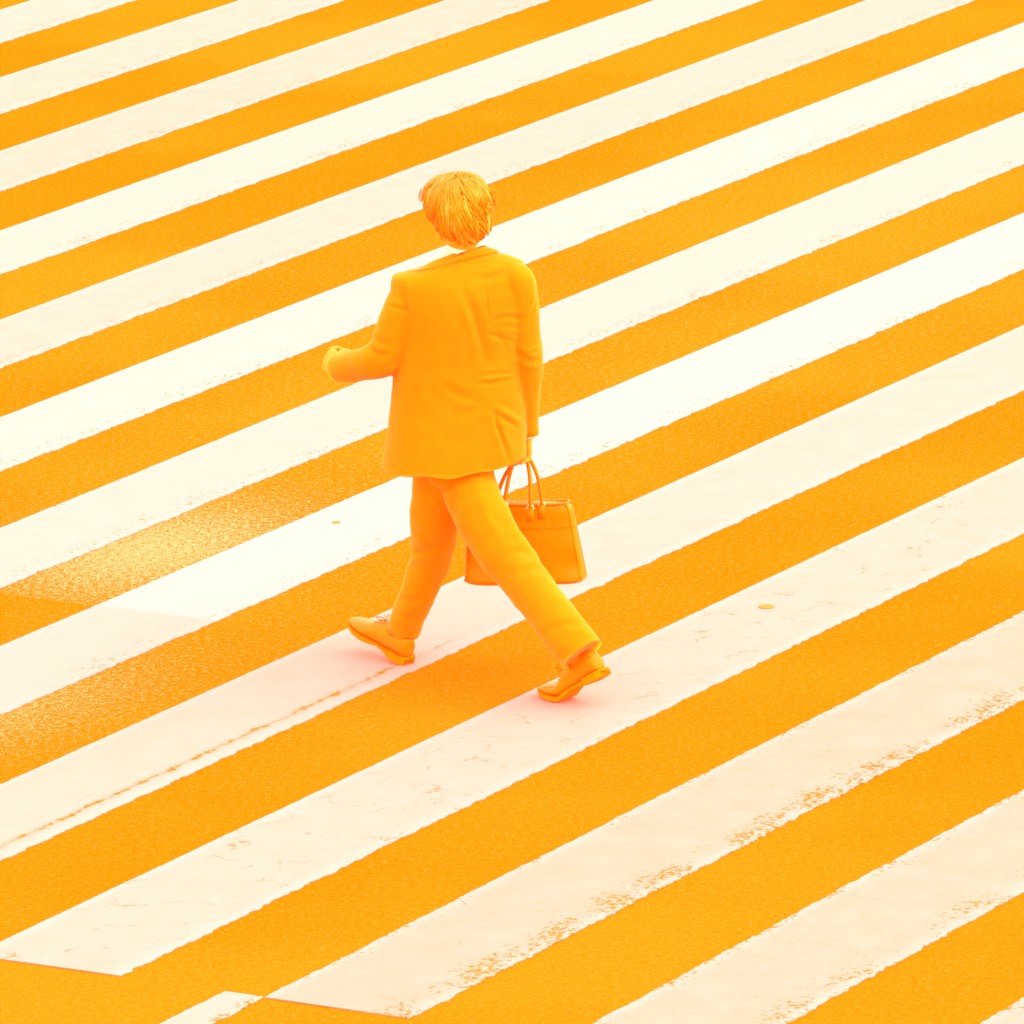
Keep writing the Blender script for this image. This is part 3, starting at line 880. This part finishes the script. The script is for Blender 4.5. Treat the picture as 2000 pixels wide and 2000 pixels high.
# ------------------------------------------------------------------ the bag
bl, br = pp(902, 1141, .16), pp(1127, 1150, .08)
BAG_AX = (bl - br); BAG_AX.z = 0; BAG_LEN = BAG_AX.length; BAG_AX.normalize()
BAG_N = Vector((-BAG_AX.y, BAG_AX.x, 0))
if BAG_N.y < 0: BAG_N = -BAG_N                 # away from the camera
BBASE = br
bag = bpy.data.objects.new('handbag', None)
bag.empty_display_size = .1
C.objects.link(bag)
bag.location = BBASE
tagged(bag, label='glossy leather handbag with two looped handles hanging from the man\'s right hand', category='handbag')
bm_ = MB()
rings = []
top_z = pp(1034, 986, .1).z - br.z
for i in range(15):
    t = i / 14
    z = top_z * t
    x0 = -.02 * (1 - t) + .022 * t ** 1.3       # right end leans in towards the top
    x1 = BAG_LEN * (1 - .02 * t) - .01 * t
    hw = (.060 * (1 - t) + .026 * t) * (1 - .10 * math.sin(t * 5))
    if i in (0, 14): hw *= .86; x0 += .008; x1 -= .008
    ring = []
    n = 44
    for j in range(n):
        q = 2 * math.pi * j / n
        cx, cy = math.cos(q), math.sin(q)
        X = (x0 + x1) / 2 + (x1 - x0) / 2 * math.copysign(abs(cx) ** .28, cx)
        Yn = hw * math.copysign(abs(cy) ** .5, cy)
        sag = .020 * mnoise.noise(Vector((X * 6, t * 2.5, cy * 1.2 + 4))) * math.sin(math.pi * t)
        zz = z + (.012 * math.sin(math.pi * (X / BAG_LEN)) * -t) + .006 * (1 - t) * math.cos(math.pi * X / BAG_LEN)
        ring.append(BAG_AX * X + BAG_N * (Yn + .055 + sag * (1 if cy < 0 else .5)) + Vector((0, 0, zz)))
    rings.append(ring)
bm_.loft(rings)
def dent(v):
    return v
ob = link_mesh('bag_body', bm_.v, bm_.f, M_LEATHER, bag)
s = ob.modifiers.new('sub', 'SUBSURF'); s.levels = s.render_levels = 2
# dents seen on the lower right of the near side
me2 = ob.data
V2, N2 = mesh_arrays(me2)
W2 = V2 + np.array(BBASE)
Q = pix(W2); fc = np.clip((N2 @ VIEW) * 2, 0, 1); D = np.zeros(len(V2))
for poly, w, amp in (([(1066, 1048), (1080, 1072), (1112, 1080)], 7, .014), ([(1090, 1060), (1120, 1060)], 11, -.018), ([(1098, 1118), (1112, 1112)], 9, .009), ([(1105, 1130), (1118, 1110)], 6, -.006)):
    d, _ = seg_dist(Q, poly); D += amp * np.exp(-(d / w) ** 2)
me2.vertices.foreach_set('co', (V2 + N2 * (D * fc)[:, None]).ravel())
# piping along the base and up the near corners, a ring tab at the right end
pipe = MB()
base_ring = [Vector(p) for p in rings[1]]
pipe.tube(base_ring + [base_ring[0]], [.003] * (len(base_ring) + 1), 7, ball=False)
for j in (len(base_ring) // 2 + 4, len(base_ring) - 4):
    pipe.tube([Vector(rg_[j]) for rg_ in rings[1:]], [.003] * (len(rings) - 1), 7, ball=False)
link_mesh('piping', pipe.v, pipe.f, M_LEATHER, bag)
seam_mb = MB()
half = [Vector(p) - BAG_N * .001 for p in rings[10][len(base_ring) // 2:]]
seam_mb.tube(half, [.0016] * len(half), 6, ball=False)
link_mesh('stitched_seam', seam_mb.v, seam_mb.f, M_LEATHER, bag)
tp_ = Vector(rings[-2][0])
tab = MB(); tab.tube([tp_ + Vector((-.006, 0, .006)), tp_ + Vector((.012, 0, -.004)), tp_ + Vector((.016, 0, -.022))], [(.011, .003)] * 3, 10, flat=BAG_N, ball=False)
link_mesh('end_tab', tab.v, tab.f, M_METAL, bag)
# rim, handles, rings
rim = MB()
top = [Vector(p) for p in rings[-1]]
rim.tube(top + [top[0]], [.0035] * (len(top) + 1), 8, ball=False)
link_mesh('rim', rim.v, rim.f, M_LEATHER, bag)
def handle(p_left, p_right, hand_pt, name='handle'):
    pl, pr, hp_ = (Vector(p) - BBASE for p in (p_left, p_right, hand_pt))
    ctrl = [pl - Vector((0, 0, .03)), pl, pl.lerp(hp_, .45) + Vector((-.010, 0, .012)), hp_ + Vector((-.022, 0, -.010)), hp_ + Vector((0, 0, .004)), hp_ + Vector((.018, 0, -.012)),
            pr.lerp(hp_, .45) + Vector((.012, 0, .012)), pr, pr - Vector((0, 0, .03))]
    c = cat([tuple(p) for p in ctrl], 44)
    mb = MB(); mb.tube([Vector(p) for p in c], [(.0095, .0062)] * 44, 10, flat=BAG_N)
    h = link_mesh(name, mb.v, mb.f, M_LEATHER, bag)
    for e in (pl, pr):                          # metal ring and leather tab at each foot
        rg = MB(); k = 18
        lp = [e + BAG_AX * .010 * math.cos(2 * math.pi * i / k) + Vector((0, 0, .010 * math.sin(2 * math.pi * i / k) - .012)) - BAG_N * .004 for i in range(k + 1)]
        rg.tube(lp, [.0022] * (k + 1), 7, ball=False)
        link_mesh('handle_ring', rg.v, rg.f, M_METAL, h)
        tb = MB(); tb.tube([e + Vector((0, 0, -.014)) - BAG_N * .006, e + Vector((0, 0, -.055)) - BAG_N * .010], [(.010, .003), (.011, .003)], 12, flat=BAG_AX, ball=False)
        link_mesh('handle_tab', tb.v, tb.f, M_LEATHER, h)
    return h
handle(pp(986, 979, .10), pp(1036, 984, .085), GRIP + Vector((-.005, -.006, .0)))
handle(pp(972, 965, .15), pp(1058, 978, .135), GRIP + Vector((.004, .006, .004)))
